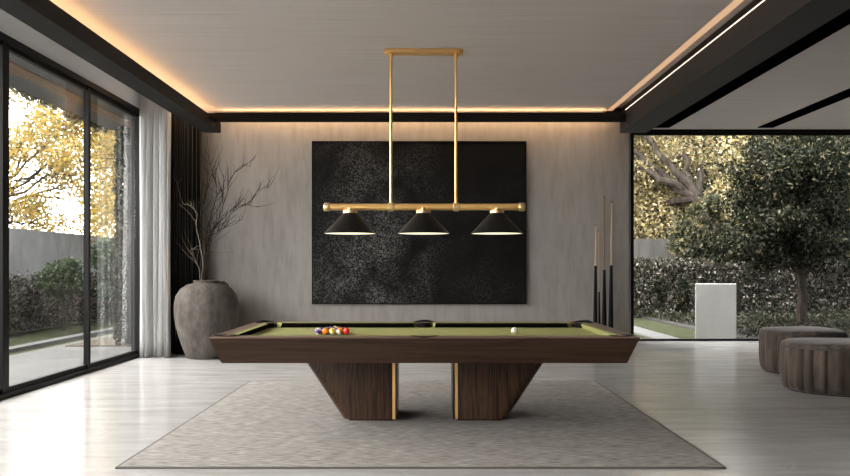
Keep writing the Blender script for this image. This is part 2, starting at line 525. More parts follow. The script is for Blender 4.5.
# ------------------------------------------------------------------ setting: room
CZ = 3.08          # main ceiling
UP = 3.98          # ceiling of the pockets above
struct('floor', box(-4.1, 8.4, -3.2, 13.98, -0.12, 0), FLOOR)
struct('ceiling', box(-2.62, 2.125, -3.0, 9.70, CZ, CZ + 0.08), CEIL)
struct('ceiling_pocket', box(-4.2, 2.66, -3.2, 12.15, UP, UP + 0.1), PLASTER)
struct('ceiling_right', box(2.66, 8.4, -3.2, 13.98, 3.59, 3.69), CEIL)
struct('wall_back', box(-4.2, 2.98, 11.95, 13.84, 0, UP), WALL)
struct('wall_window_side', box(2.98, 3.49, 13.84, 14.05, 0, 3.59), WALL)
struct('wall_right', box(8.2, 8.4, -3.2, 13.98, 0, 3.59), FILLCUT)
struct('wall_front', box(-4.2, 8.4, -3.4, -3.2, 0, UP), FILLCUT)
wl_ = box(-4.2, -3.98, -3.2, 11.95, 3.455, UP)
struct('wall_left', wl_, PLASTER)
struct('wall_left_end', box(-4.12, -3.98, 11.46, 11.95, 0, 3.455), CONC)
struct('wall_right_header', box(2.98, 8.4, 13.84, 14.05, 3.545, 3.69), BEAM)

# black beams that frame the lowered ceiling
b_ = box(-2.62, -2.42, -3.0, 9.68, 2.84, 2.955)
b_.box(-2.62, -2.58, -3.0, 9.74, 2.955, UP)
struct('trim_left', b_, BEAM)
b_ = box(-2.42, 2.31, 9.40, 9.43, 2.922, 3.028)
b_.box(-2.42, 2.31, 9.43, 9.74, 2.99, 3.008)
b_.box(-2.58, 2.58, 9.70, 9.74, 3.008, UP)
struct('trim_back', b_, BEAM)
b_ = box(2.31, 2.62, -3.0, 9.68, 2.84, 3.045)
b_.box(2.33, 2.62, -3.0, 9.74, 3.045, UP)
BEAM_LIT = mat('lit_black_beam', (0.028, 0.026, 0.024), 0.6, spec=0.15)  # lighter copy of the black beam, light on its face put into the colour
struct('trim_right', b_, BEAM_LIT)
struct('trim_added_baffle', box(-2.9, 2.93, 11.74, 11.76, 3.40, UP), PLASTER)  # added board, keeps the cove lamp's reflection out of the window glass
struct('ceiling_channel', box(2.125, 2.33, -3.0, 9.70, 3.14, 3.18), CEIL)
# dark slots in the right-hand ceiling
struct('trim_slot', box(3.80, 4.07, -3.0, 13.62, 3.575, 3.592), SLOT)
struct('trim_slot.001', box(5.55, 5.80, -3.0, 13.62, 3.575, 3.592), SLOT)

# LED strips
def strip(mb, m, label, grp='light strips round the lowered ceiling'):
    tag(obj('light_strip', mb, m), label, 'light strip', grp)
strip(box(-2.55, -2.53, -2.9, 9.60, 2.955, 2.965), LEDW, 'warm light strip hidden along the top of the left black beam')
strip(box(-2.40, 2.10, 9.50, 9.52, 3.008, 3.016), LEDW, 'warm light strip glowing above the black beam over the back wall')
strip(box(2.13, 2.215, -2.9, 9.66, 3.098, 3.110), LEDD, 'broad orange light band along the right edge of the ceiling')
strip(box(2.304, 2.31, -2.9, 9.40, 3.057, 3.065), LED, 'thin bright white light strip along the right black beam')
strip(box(-2.8, 2.8, 11.76, 11.775, 3.72, 3.74), LEDD, 'warm light strip washing the top of the back wall')

# ------------------------------------------------------------------ window 1: sliding glass wall on the left
XW = -4.0
w1 = bpy.data.objects.new('window_1', None); COL.objects.link(w1); w1.location = (XW, 5, 0); w1['kind'] = 'structure'
posts = [-3.15, -0.9, 0.85, 2.6, 4.35, 6.1, 7.78, 9.72, 11.40]
fr = box(-4.12, -3.97, -3.2, 11.46, 0, 0.045)
fr.box(-4.12, -3.97, -3.2, 11.46, 3.39, 3.455)
obj('window_frame', fr, BLACKMETAL, w1)
for y in posts:
    hw = .06 if abs(y - 7.78) < .01 else (.012 if y > 11 else .03)
    p = box(-4.05, -3.99, y - hw, y + hw, 0.045, 3.39)
    obj('mullion', p, BLACKMETAL, w1)
for a, b in zip(posts[:-1], posts[1:]):
    s = box(-4.06, -4.01, a + 0.03, b - 0.03, 0.045, 0.095)
    s.box(-4.06, -4.01, a + 0.03, b - 0.03, 3.345, 3.39)
    obj('sash_rail', s, BLACKMETAL, w1)
    obj('glass_pane', box(-4.040, -4.034, a + 0.03, b - 0.03, 0.095, 3.345), GLASS, w1)

# window 2: fixed picture window behind, right
w2 = bpy.data.objects.new('window_2', None); COL.objects.link(w2); w2.location = (6, 13.9, 0); w2['kind'] = 'structure'
fr = box(3.465, 8.2, 13.87, 13.95, 0.0, 0.035)
fr.box(3.465, 8.2, 13.87, 13.95, 3.50, 3.55)
fr.box(3.465, 3.545, 13.87, 13.95, 0.035, 3.50)
fr.box(8.12, 8.2, 13.87, 13.95, 0.035, 3.50)
obj('window_frame', fr, BLACKMETAL, w2)
obj('glass_pane', box(3.545, 8.12, 13.905, 13.911, 0.035, 3.50), GLASS, w2)

# ------------------------------------------------------------------ setting: outside
struct('lawn', box(-40, 40, -15, 60, -0.25, -0.06), LAWN)
struct('patio', box(-5.95, -4.12, -6, 24, -0.1, -0.015), PAVE)
struct('trim_kerb', box(-6.55, -6.33, -6, 24, -0.1, 0.0), PAVE)
struct('garden_wall_left', box(-8.4, -8.15, -6, 26, -0.1, 2.03), GWALL)
struct('garden_wall_back', box(-3, 24, 23.0, 23.25, -0.1, 2.06), DARKCONC)
struct('garden_path', box(4.16, 4.6, 14.05, 18.2, -0.1, -0.03), PAVE)
struct('ground_planting_bed', box(5.6, 24, 14.06, 23, -0.1, -0.02), SOIL)
struct('ground_gravel_bed', box(-5.75, -4.6, 13.05, 14.75, -0.1, 0.0), GRAVEL)
struct('wall_outside_pier', box(-4.92, -4.1, 13.4, 13.8, -0.1, 3.56), CONC)
ov = box(-5.28, -4.2, -4, 13.8, 3.56, 3.95)
struct('roof_overhang', ov, SOFFIT)
struct('roof_timber_lining', box(-4.86, -4.64, -4, 13.39, 3.535, 3.56), TIMBER)

rnd = random.Random(7)
nr = np.random.default_rng(11)


def leaves(name, clusters, n, size, m, parent=None, origin=(0, 0, 0), squash=1.0, kind=None):
    """n small kite-shaped leaves scattered in the given blobs (cx, cy, cz, rx, ry, rz)"""
    cl = np.array(clusters, float)
    vol = cl[:, 3] * cl[:, 4] * cl[:, 5]
    w = vol ** 0.8; w /= w.sum()
    idx = nr.choice(len(cl), n, p=w)
    d = nr.normal(size=(n, 3)); d /= np.linalg.norm(d, axis=1)[:, None]
    r = nr.random(n) ** 0.42
    c = cl[idx, :3] + d * r[:, None] * cl[idx, 3:6]
    a = nr.normal(size=(n, 3)); a /= np.linalg.norm(a, axis=1)[:, None]
    b = nr.normal(size=(n, 3)); b -= a * (a * b).sum(1)[:, None]; b /= np.linalg.norm(b, axis=1)[:, None]
    s = size * (0.6 + 0.8 * nr.random(n))[:, None]
    nrm = np.cross(a, b)
    P = np.stack([c - a * s, c + b * s * 0.5 - a * s * 0.1 + nrm * s * 0.18, c + a * s, c - b * s * 0.5 - a * s * 0.1 + nrm * s * 0.18], 1)
    P[:, :, 2] = np.maximum(P[:, :, 2], 0.0)
    org = np.array(root_pos(parent) if parent is not None else origin)
    V = (P.reshape(-1, 3) - org).astype(np.float32)
    me = bpy.data.meshes.new(name)
    me.vertices.add(4 * n); me.vertices.foreach_set('co', V.ravel())
    me.loops.add(4 * n); me.loops.foreach_set('vertex_index', np.arange(4 * n, dtype=np.int32))
    me.polygons.add(n); me.polygons.foreach_set('loop_start', np.arange(0, 4 * n, 4, dtype=np.int32))
    me.update(calc_edges=True)
    me.materials.append(m)
    o = bpy.data.objects.new(name, me); COL.objects.link(o)
    if parent is not None: o.parent = parent
    else: o.location = origin
    if kind: o['kind'] = kind
    return o


def limb(mb, p0, p1, r0, r1, wob=0.1, seg=7):
    p0, p1 = Vector(p0), Vector(p1)
    L = (p1 - p0).length
    pts, rs = [], []
    for i in range(seg + 1):
        t = i / seg
        j = Vector((rnd.uniform(-1, 1), rnd.uniform(-1, 1), rnd.uniform(-.5, .5))) * wob * L * (0.0 if i in (0, seg) else 0.5)
        pts.append(p0.lerp(p1, t) + j); rs.append(r0 + (r1 - r0) * t)
    mb.tube(pts, rs, 8)
    return pts


def tree(name, base, h, crown, leafn, lsize, m, label, tr=0.16, fork=0.35, nclump=40, clump=0.22, nlimb=9, group=None, lean=0.0, extra=None):
    """crown = (cx, cy, cz, rx, ry, rz)"""
    t = thing(name, base, label, 'tree', group)
    mb = MB()
    bx, by, bz = base
    fk = Vector((bx + lean * 0.5, by, bz + h * fork))
    limb(mb, (bx, by, bz - 0.02), fk, tr * 1.15, tr * 0.8, 0.05)
    cx, cy, cz, rx, ry, rz = crown
    cl = []
    for k in range(nclump):
        d = Vector((rnd.gauss(0, 1), rnd.gauss(0, 1), rnd.gauss(0, 1))).normalized() * rnd.random() ** 0.4
        q = clump * rnd.uniform(0.7, 1.4)
        cl.append((cx + d.x * rx, cy + d.y * ry, cz + d.z * rz, q * rx * 1.1, q * ry * 1.1, q * rz * 0.9))
    if extra:
        ex, ey, ez, ax, ay, az = extra
        for k in range(int(nclump * .8)):
            d = Vector((rnd.gauss(0, 1), rnd.gauss(0, 1), rnd.gauss(0, 1))).normalized() * rnd.random() ** 0.4
            q = clump * rnd.uniform(0.7, 1.3)
            cl.append((ex + d.x * ax, ey + d.y * ay, ez + d.z * az, q * ax, q * ay, q * az * 1.4))
        rnd.shuffle(cl)
    for k in range(nlimb):
        c = cl[k]
        mid = fk.lerp(Vector(c[:3]), 0.55) + Vector((0, 0, 0.1 * h * rnd.random()))
        limb(mb, fk, mid, tr * 0.6, tr * 0.32, 0.12)
        limb(mb, mid, c[:3], tr * 0.32, tr * 0.08, 0.2)
        for j in range(3):
            e = Vector(c[:3]) + Vector((rnd.uniform(-1, 1) * rx, rnd.uniform(-1, 1) * ry, rnd.uniform(-.6, .6) * rz)) * 0.4
            limb(mb, mid.lerp(Vector(c[:3]), rnd.random()), e, tr * 0.14, tr * 0.04, 0.2, 5)
    obj('trunk', mb, BARK, t, smooth=True)
    leaves('foliage', cl, leafn, lsize, m, t)
    return t


# left garden
tree('autumn_tree', (-10.6, 18.5, 0), 7.0, (-9.1, 19.0, 4.3, 3.3, 2.0, 2.7), 24000, 0.050, YELLOW,
     'yellow autumn tree beyond the concrete wall left, nearest the sliding window', tr=0.075, fork=0.3, nclump=110, clump=0.13, nlimb=22)
tree('autumn_tree', (-9.4, 25.0, 0), 8.0, (-8.6, 25.0, 3.7, 1.9, 1.5, 3.1), 15000, 0.06, YELLOW,
     'golden autumn tree farther off beside the left window mullion', tr=0.08, fork=0.35, nclump=60, clump=0.19)
def shrub(loc, crown, n, ls, m, label, name='shrub', grp=None, nc=26):
    t = thing(name, loc, label, 'shrub', grp)
    mb = MB()
    cx, cy, cz, rx, ry, rz = crown
    cl = []
    for k in range(nc):
        d = Vector((rnd.gauss(0, 1), rnd.gauss(0, 1), rnd.gauss(0, 1))).normalized() * rnd.random() ** 0.4
        cl.append((cx + d.x * rx * .8, cy + d.y * ry * .8, cz + d.z * rz * .8, rx * .34, ry * .34, rz * .34))
    for k in range(5):
        limb(mb, (loc[0], loc[1], 0), cl[k][:3], 0.02, 0.008, 0.1)
    obj('stem', mb, BARK, t, smooth=True)
    leaves('foliage', cl, n, ls, m, t)
    return t
shrub((-7.15, 16.2, 0), (-7.15, 16.2, 1.0, 0.45, 0.7, 0.55), 7000, 0.035, SHRUB, 'round green shrub by the left garden wall, nearest the window post')
shrub((-7.05, 18.4, 0), (-7.05, 18.4, 1.25, 0.55, 0.9, 0.7), 9000, 0.035, SHRUB, 'taller bushy green shrub against the left garden wall near the mullion')
shrub((-7.05, 21.0, 0), (-7.05, 21.0, 1.1, 0.5, 0.8, 0.8), 7000, 0.04, SHRUB, 'green shrub behind the window mullion at far end of left wall')
cl = [(-7.90, y, z, 0.16, 0.35, 0.28) for y in np.arange(11, 25, 0.4) for z in (0.2, 0.55, 0.9)]
tag(leaves('ivy_hedge', cl, 26000, 0.035, IVY, origin=(-7.98, 17, 0)), 'brown and green ivy covering the foot of the left garden wall', 'ivy', kind='stuff')
cl = [(-4.93 + rnd.uniform(-.03, .03), 13.25 + rnd.uniform(-.02, .02), z, 0.11, 0.09, 0.2) for z in np.arange(0.12, 3.5, 0.1)]
tag(leaves('climbing_vine', cl, 6000, 0.03, GREEN, origin=(-5, 13.3, 0)), 'narrow green vine climbing the concrete pier outside the sliding window', 'vine')
cl = [(-5.33, y, 3.60 + rnd.uniform(-.06, .05), 0.05, 0.2, rnd.uniform(.05, .14)) for y in np.arange(5, 13.8, 0.2)]
tag(leaves('trailing_creeper', cl, 5000, 0.03, OLIVE, origin=(-5.33, 9, 3.6)), 'thin leafy creeper trailing along the outer edge of roof overhang', 'creeper')

# right garden
tree('evergreen_tree', (7.52, 16.3, -0.02), 5.5, (7.35, 16.4, 3.0, 1.15, 1.0, 1.45), 42000, 0.042, GREEN,
     'dark green broad tree with forked trunk outside the right window', tr=0.105, fork=0.2, nclump=55, clump=0.25, nlimb=16, extra=(7.05, 16.3, 1.85, 1.75, 1.1, 0.7))
tree('evergreen_tree', (11.0, 19.8, -0.02), 6.0, (10.2, 19.6, 3.2, 2.2, 1.5, 2.1), 18000, 0.06, GREEN,
     'dark green tree at the far right edge of the garden', tr=0.12, fork=0.3, nclump=44, clump=0.24)
tree('golden_tree', (9.3, 24.3, 0), 8.0, (6.6, 25.8, 4.0, 3.4, 1.4, 2.9), 48000, 0.062, GOLD,
     'large pale gold tree with thick leaning trunk beyond the right garden wall', tr=0.22, fork=0.42, nclump=75, clump=0.2, lean=-2.4)
tree('golden_tree', (13.0, 28.5, 0), 8.5, (13.6, 28.5, 4.4, 3.2, 1.5, 3.2), 22000, 0.09, GOLD,
     'pale gold tree mostly behind the dark evergreen right', tr=0.2, fork=0.35, nclump=50, clump=0.25)
tree('green_tree', (7.9, 22.1, -.02), 4.2, (7.5, 22.1, 2.2, 1.0, 0.6, 1.0), 11000, 0.05, OLIVE,
     'grey-green bushy tree just above the right garden wall', tr=0.12, fork=0.3, nclump=34, clump=0.27)
tree('background_tree', (9.0, 33, 0), 11, (9.5, 33, 5.0, 8.5, 2.0, 4.3), 34000, 0.13, OLIVE,
     'hazy olive tree line farthest beyond the right window', tr=0.3, fork=0.35, nclump=90, clump=0.17)
cl = [(x, 21.3 + rnd.uniform(-.1, .1), z, 0.35, 0.2, 0.24) for x in np.arange(3.2, 13.5, 0.4) for z in (0.15, 0.45, 0.75, 1.05, 1.3)]
tag(leaves('ivy_hedge', cl, 42000, 0.042, IVY, origin=(8, 21, 0)), 'tangled grey-green ivy hedge along the foot of the right garden wall', 'ivy', kind='stuff')
cl = [(x + rnd.uniform(-.2, .2), y, 0.03, 0.35, 0.35, rnd.uniform(.10, .22)) for x in np.arange(5.95, 15, 0.5) for y in np.arange(14.6, 20.8, 0.5)]
tag(leaves('ivy_ground_cover', cl, 40000, 0.034, GIVY, origin=(9, 17.5, 0)), 'low dark ivy covering the planting bed around the dark tree', 'ground cover', kind='stuff')
for x, lab in ((5.85, 'slim dark upright shrub nearer the window post before the ivy'), (6.45, 'slim dark upright shrub beside the white block before the ivy')):
    shrub((x, 20.4, 0), (x, 20.4, 0.6, 0.2, 0.2, 0.55), 2200, 0.035, GREEN, lab, 'columnar_shrub', nc=14)
blk = obj('rendered_block', box(-.35, .35, -.16, .16, -0.04, 0.955), WHITEB, bevel=0.01)
blk.location = (5.28, 14.85, 0); blk.rotation_euler.z = math.radians(-18.5)
tag(blk,
    'plain white rendered block standing outside the right window', 'garden block')

# ------------------------------------------------------------------ rug
rg = thing('rug', (0, 6.96, 0), 'large taupe woven rug lying under the pool table', 'rug')
obj('pile', box(-1.895, 1.84, 5.055, 8.875, 0.001, 0.012), RUG, rg)
e = box(-1.912, 1.857, 5.04, 5.055, 0.001, 0.011)
e.box(-1.912, 1.857, 8.875, 8.89, 0.001, 0.011); e.box(-1.912, -1.895, 5.055, 8.875, 0.001, 0.011); e.box(1.84, 1.857, 5.055, 8.875, 0.001, 0.011)
obj('binding', e, RUGEDGE, rg)

# ------------------------------------------------------------------ pool table
T = thing('pool_table', (0, 6.78, 0.012), 'long walnut pool table with olive green cloth on two angled legs', 'pool table')
X0, X1, Y0, Y1, ZT, ZB = -1.572, 1.563, 5.94, 7.62, 0.74, 0.54
def rect(x0, x1, y0, y1, z): return [(x0, y0, z), (x1, y0, z), (x1, y1, z), (x0, y1, z)]
RW = 0.115
ix0, ix1, iy0, iy1 = X0 + RW, X1 - RW, Y0 + RW, Y1 - RW
BED = 0.695
c = MB()
c.loft([rect(X0 + .075, X1 - .075, Y0 + .075, Y1 - .075, ZB), rect(X0 + .002, X1 - .002, Y0 + .002, Y1 - .002, ZT - .012),
        rect(ix0, ix1, iy0, iy1, ZT - .012), rect(ix0, ix1, iy0, iy1, 0.60)], True, True)
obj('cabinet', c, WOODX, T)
def board(a, b, c_, d, m):
    mb = MB(); mb.loft([[(p[0], p[1], ZT - .012) for p in (a, b, c_, d)], [(p[0], p[1], ZT) for p in (a, b, c_, d)]])
    return obj('rail', mb, m, T, bevel=0.002)
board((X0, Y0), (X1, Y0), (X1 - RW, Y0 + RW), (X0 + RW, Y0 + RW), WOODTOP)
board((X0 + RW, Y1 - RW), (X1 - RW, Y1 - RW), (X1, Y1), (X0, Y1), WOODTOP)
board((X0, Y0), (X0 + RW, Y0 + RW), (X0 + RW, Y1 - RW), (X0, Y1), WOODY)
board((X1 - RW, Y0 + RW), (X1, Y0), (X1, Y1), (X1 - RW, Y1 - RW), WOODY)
# cloth bed with the six pocket openings cut out of its outline
q = 0.085
mx_ = (ix0 + ix1) / 2
out = [(ix0 + q, iy0), (mx_ - .06, iy0), (mx_ - .05, iy0 + .05), (mx_ + .05, iy0 + .05), (mx_ + .06, iy0), (ix1 - q, iy0), (ix1, iy0 + q),
       (ix1, iy1 - q), (ix1 - q, iy1), (mx_ + .06, iy1), (mx_ + .05, iy1 - .05), (mx_ - .05, iy1 - .05), (mx_ - .06, iy1), (ix0 + q, iy1), (ix0, iy1 - q), (ix0, iy0 + q)]
mb = MB(); mb.loft([[(x, y, BED - .03) for x, y in out], [(x, y, BED) for x, y in out]])
obj('cloth_bed', mb, CLOTH, T)


def cushion(p0, p1, inward, cut0, cut1, face=True):
    """p0->p1 along the rail edge; inward = unit direction to the bed"""
    p0, p1, n = Vector(p0), Vector(p1), Vector(inward)
    t = (p1 - p0).normalized()
    w = 0.045
    a0, a1 = p0, p1
    b0, b1 = p0 + n * w + t * cut0, p1 + n * w - t * cut1
    def P(v, z): return (v.x, v.y, z)
    mb = MB()
    # body: top cloth plus underside
    r0 = [P(a0, BED), P(a0, ZT), P(b0, ZT - .002), P(b0, ZT - .008), P(a0 + n * (w - .018) + t * cut0 * .7, BED + .001)]
    r1 = [P(a1, BED), P(a1, ZT), P(b1, ZT - .002), P(b1, ZT - .008), P(a1 + n * (w - .018) - t * cut1 * .7, BED + .001)]
    mb.loft([r0, r1])
    o = obj('cushion', mb, CLOTH, T)
    if face:  # shade painted as a black strip on noses turned from the light
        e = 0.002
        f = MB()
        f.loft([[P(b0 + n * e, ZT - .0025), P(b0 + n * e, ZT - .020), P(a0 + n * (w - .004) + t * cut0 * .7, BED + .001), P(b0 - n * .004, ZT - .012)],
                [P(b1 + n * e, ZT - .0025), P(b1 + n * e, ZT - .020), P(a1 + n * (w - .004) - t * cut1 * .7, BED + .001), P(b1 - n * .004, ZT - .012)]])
        obj('nose_shade', f, RUBBER_SHADE, o)['label'] = 'painted shade on the cushion nose'


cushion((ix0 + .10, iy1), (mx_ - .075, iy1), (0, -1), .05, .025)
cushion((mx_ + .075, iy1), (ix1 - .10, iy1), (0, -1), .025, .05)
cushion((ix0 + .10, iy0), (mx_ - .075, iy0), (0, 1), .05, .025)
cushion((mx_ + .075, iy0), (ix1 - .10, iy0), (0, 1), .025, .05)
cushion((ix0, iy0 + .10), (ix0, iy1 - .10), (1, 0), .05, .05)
cushion((ix1, iy0 + .10), (ix1, iy1 - .10), (-1, 0), .05, .05, face=False)


def pocket(cx, cy, r, a0, a1, hs=1.0):
    """leather cup and a raised collar running round its outer side from angle a0 to a1"""
    mb = MB()
    mb.lathe([(r * .75, .612), (r * .95, .64), (r, .70), (r, ZT - .002), (r - .008, ZT - .002), (r - .008, .70), (r * .7, .63), (0.004, .622)], (cx, cy, 0), 24, True, True)
    o = obj('pocket', mb, LEATHER, T, smooth=True)
    mb = MB(); rings = []
    for i in range(17):
        a = math.radians(a0 + (a1 - a0) * i / 16)
        u = Vector((math.cos(a), math.sin(a)))
        hump = .017 * hs * math.sin(PI * i / 16) + .002
        rings.append([(cx + u.x * (r - .006), cy + u.y * (r - .006), ZT - .02), (cx + u.x * (r - .006), cy + u.y * (r - .006), ZT + hump * .7),
                      (cx + u.x * (r + .024), cy + u.y * (r + .024), ZT + hump), (cx + u.x * (r + .05), cy + u.y * (r + .05), ZT + .001), (cx + u.x * (r + .02), cy + u.y * (r + .02), ZT - .02)])
    mb.loft(rings)
    obj('collar', mb, LEATHER, o, smooth=True)


pocket(ix0 + .012, iy0 + .012, .070, 125, 325, .12)
pocket(ix1 - .012, iy0 + .012, .070, 215, 415, .12)
pocket(ix0 + .012, iy1 - .012, .062, 35, 235)
pocket(ix1 - .012, iy1 - .012, .062, -55, 145)
pocket(mx_, iy1 + .018, .060, 0, 180)
pocket(mx_, iy0 - .018, .060, 180, 360, .05)


def table_leg(sgn, x_in):
    """angled pedestal: vertical inner side, outer side slanting out towards the top, rounded corners"""
    y0, y1 = 6.55, 7.10
    def ring(z):
        t = (z - .012) / (ZB - .012)
        xo = (0.656 + 0.350 * t)
        xi = 0.262
        pts = []
        for cx, cy, rad_, a0 in ((-xi - .015, y1 - .015, .015, 0), (-xo + .10, y1 - .10, .10, PI / 2), (-xo + .10, y0 + .10, .10, PI), (-xi - .015, y0 + .015, .015, 1.5 * PI)):
            for i in range(7):
                a = a0 + PI / 2 * i / 6
                pts.append((cx + rad_ * math.cos(a), cy + rad_ * math.sin(a), z))
        return [(x if sgn < 0 else -x, y, zz) for x, y, zz in pts]
    z0 = .026
    mb = MB(); mb.loft([ring(z0), ring(ZB)])
    o = obj('leg', mb, WOODZ, T, smooth=True, sharp=50)
    obj('brass_strip', box(min(sgn * .238, sgn * .262), max(sgn * .238, sgn * .262), y0 + .005, y0 + .03, z0, ZB), BRASS, o)['label'] = 'vertical brass strip'
    ip = box(min(sgn * .227, sgn * .238), max(sgn * .227, sgn * .238), y0, y1 - .01, z0, ZB)
    ip.box(min(sgn * .238, sgn * .262), max(sgn * .238, sgn * .262), y0 + .03, y1 - .01, z0, ZB)
    obj('inner_panel', ip, SHADE, o)['label'] = 'black inner panel'
    xs = sorted((sgn * .62, sgn * .25))
    pl = MB(); pl.loft([rrect(xs[0], xs[1], y0 + .03, y1 - .03, .012, .03), rrect(xs[0], xs[1], y0 + .03, y1 - .03, z0, .03)])
    obj('plinth', pl, SHADE, o)['label'] = 'black recessed plinth'


table_leg(-1, .232)
table_leg(1, .232)

# ------------------------------------------------------------------ billiard balls
R_B = 0.0286
def ball_mat(name, col, stripe):
    m = mat(name, col, 0.12, coat=0.6)
    if stripe:
        N, L, b = nodes(m)
        tc = N.new('ShaderNodeTexCoord'); sp = N.new('ShaderNodeSeparateXYZ'); L.new(tc.outputs['Object'], sp.inputs[0])
        ab = N.new('ShaderNodeMath'); ab.operation = 'ABSOLUTE'; L.new(sp.outputs['Z'], ab.inputs[0])
        lt = N.new('ShaderNodeMath'); lt.operation = 'LESS_THAN'; lt.inputs[1].default_value = 0.0155; L.new(ab.outputs[0], lt.inputs[0])
        mx = N.new('ShaderNodeMix'); mx.data_type = 'RGBA'; L.new(lt.outputs[0], mx.inputs['Factor'])
        mx.inputs[6].default_value = (0.78, 0.75, 0.68, 1); mx.inputs[7].default_value = (*col, 1)
        L.new(mx.outputs[2], b.inputs['Base Color'])
    return m


BC = {'purple': (0.10, 0.04, 0.32), 'orange': (0.85, 0.27, 0.02), 'yellow': (0.85, 0.62, 0.06), 'red': (0.62, 0.03, 0.02),
      'maroon': (0.17, 0.02, 0.02), 'blue': (0.02, 0.05, 0.30), 'green': (0.01, 0.13, 0.05), 'black': (0.008, 0.008, 0.01)}
bm_ball = bmesh.new(); bmesh.ops.create_uvsphere(bm_ball, u_segments=24, v_segments=16, radius=R_B)
ball_src = bpy.data.meshes.new('billiard_ball'); bm_ball.to_mesh(ball_src); bm_ball.free()
ball_src.polygons.foreach_set('use_smooth', [True] * len(ball_src.polygons))
rows = [[('purple', 1), ('orange', 0), ('yellow', 1), ('orange', 1), ('red', 0)],
        [('blue', 0), ('maroon', 1), ('blue', 1), ('maroon', 0)],
        [('green', 0), ('black', 0), ('red', 1)],
        [('purple', 0), ('green', 1)],
        [('yellow', 0)]]
rowname = ['front row', 'second row', 'middle row', 'fourth row', 'rear tip']
rr = random.Random(3)
for i, row in enumerate(rows):
    for j, (cn, st) in enumerate(row):
        key = cn + ('_stripe' if st else '_solid')
        if key not in MATS: ball_mat(key, BC[cn], st)
        me = ball_src.copy(); me.materials.clear(); me.materials.append(MATS[key])
        o = bpy.data.objects.new('billiard_ball', me); COL.objects.link(o)
        o.location = (-0.872 + j * 2.01 * R_B + i * R_B, 6.68 + i * R_B * 1.742, BED + R_B)
        o.rotation_euler = (rr.uniform(.2, 1.2), rr.uniform(-1.0, 1.0), rr.uniform(0, 3))
        kind = 'striped white and ' + cn if st else 'solid ' + cn
        tag(o, kind + ' billiard ball in the ' + rowname[i] + ' of the racked triangle', 'billiard ball', 'billiard balls racked on the green cloth')
me = ball_src.copy(); me.materials.append(ball_mat('ivory', (0.82, 0.76, 0.60), 0))
o = bpy.data.objects.new('cue_ball', me); COL.objects.link(o); o.location = (0.737, 6.72, BED + R_B + .001)
tag(o, 'single ivory white cue ball alone on the right of the green cloth', 'billiard ball')

# ------------------------------------------------------------------ pendant lamp
PY = 6.9
P = thing('pendant_lamp', (-0.01, PY, CZ), 'brass linear pendant lamp with three black cone shades hanging over pool table', 'pendant lamp')
mb = MB(); mb.loft([rrect(-.346, .321, PY - .06, PY + .06, CZ - .032, .055, 8), rrect(-.346, .321, PY - .06, PY + .06, CZ, .055, 8)])
obj('ceiling_canopy', mb, BRASS, P, smooth=True, bevel=.004)
BZ = 1.755
for x in (-.287, .262):
    obj('rod', MB().lathe([(.011, BZ), (.011, CZ - .03)], (x, PY, 0), 16), BRASS, P, smooth=True)
    obj('rod_cup', MB().lathe([(.016, CZ - .075), (.018, CZ - .03)], (x, PY, 0), 16), BRASS, P, smooth=True)
    obj('knurled_collar', MB().lathe([(.030, x - .026), (.036, x - .022), (.036, x + .022), (.030, x + .026)], (0, PY, BZ), 28, axis='x'), BRASSK, P, smooth=True)
obj('bar', MB().lathe([(.028, -.835), (.028, .827)], (0, PY, BZ), 28, axis='x'), BRASS, P, smooth=True)
for x in (-.825, .817):
    obj('end_cap', MB().lathe([(.012, x - .032), (.030, x - .028), (.036, x - .020), (.036, x + .020), (.030, x + .028)], (0, PY, BZ), 28, axis='x'), BRASSK, P, smooth=True)
for x in (-.633, -.013, .608):
    sh = obj('lamp_shade', MB().lathe([(.056, 1.704), (.218, 1.534), (.220, 1.530), (.216, 1.530), (.205, 1.536), (.048, 1.694)], (x, PY, 0), 56, False, False)
             .lathe([(.056, 1.704), (.004, 1.706)], (x, PY, 0), 56, False, True), SHADE, P, smooth=True)
    obj('shade_lining', MB().lathe([(.213, 1.5305), (.047, 1.690), (.003, 1.692)], (x, PY, 0), 56, False, True), SHADEIN, sh, smooth=True)['label'] = 'cream lining'
    obj('lamp_diffuser', MB().lathe([(.210, 1.5325), (.205, 1.538)], (x, PY, 0), 56), BULB, sh, smooth=True)['label'] = 'glowing cream disc'
    obj('socket_cap', MB().lathe([(.050, 1.700), (.060, 1.703), (.060, 1.726), (.054, 1.731), (.03, 1.733), (.03, 1.75)], (x, PY, 0), 32), BRASSK, sh, smooth=True)['label'] = 'knurled brass cap'
    l = bpy.data.lights.new('lamp_light', 'AREA'); l.shape = 'DISK'; l.size = 0.34; l.energy = 10; l.color = (1, .80, .52); l.spread = math.radians(150)
    lo = bpy.data.objects.new('lamp_light', l); COL.objects.link(lo); lo.location = (x, PY, 1.534)

# ------------------------------------------------------------------ wall art
A = thing('wall_art', (-0.085, 11.95, 0.73), 'large square black textured abstract canvas hanging on the grey wall', 'painting')
obj('canvas', box(-1.635, 1.465, 11.895, 11.935, .727, 3.075), ART, A)
f = box(-1.647, -1.635, 11.89, 11.95, .715, 3.087)
f.box(1.465, 1.477, 11.89, 11.95, .715, 3.087); f.box(-1.635, 1.465, 11.89, 11.95, .715, .727); f.box(-1.635, 1.465, 11.89, 11.95, 3.075, 3.087)
obj('thin_frame', f, SLOT, A)

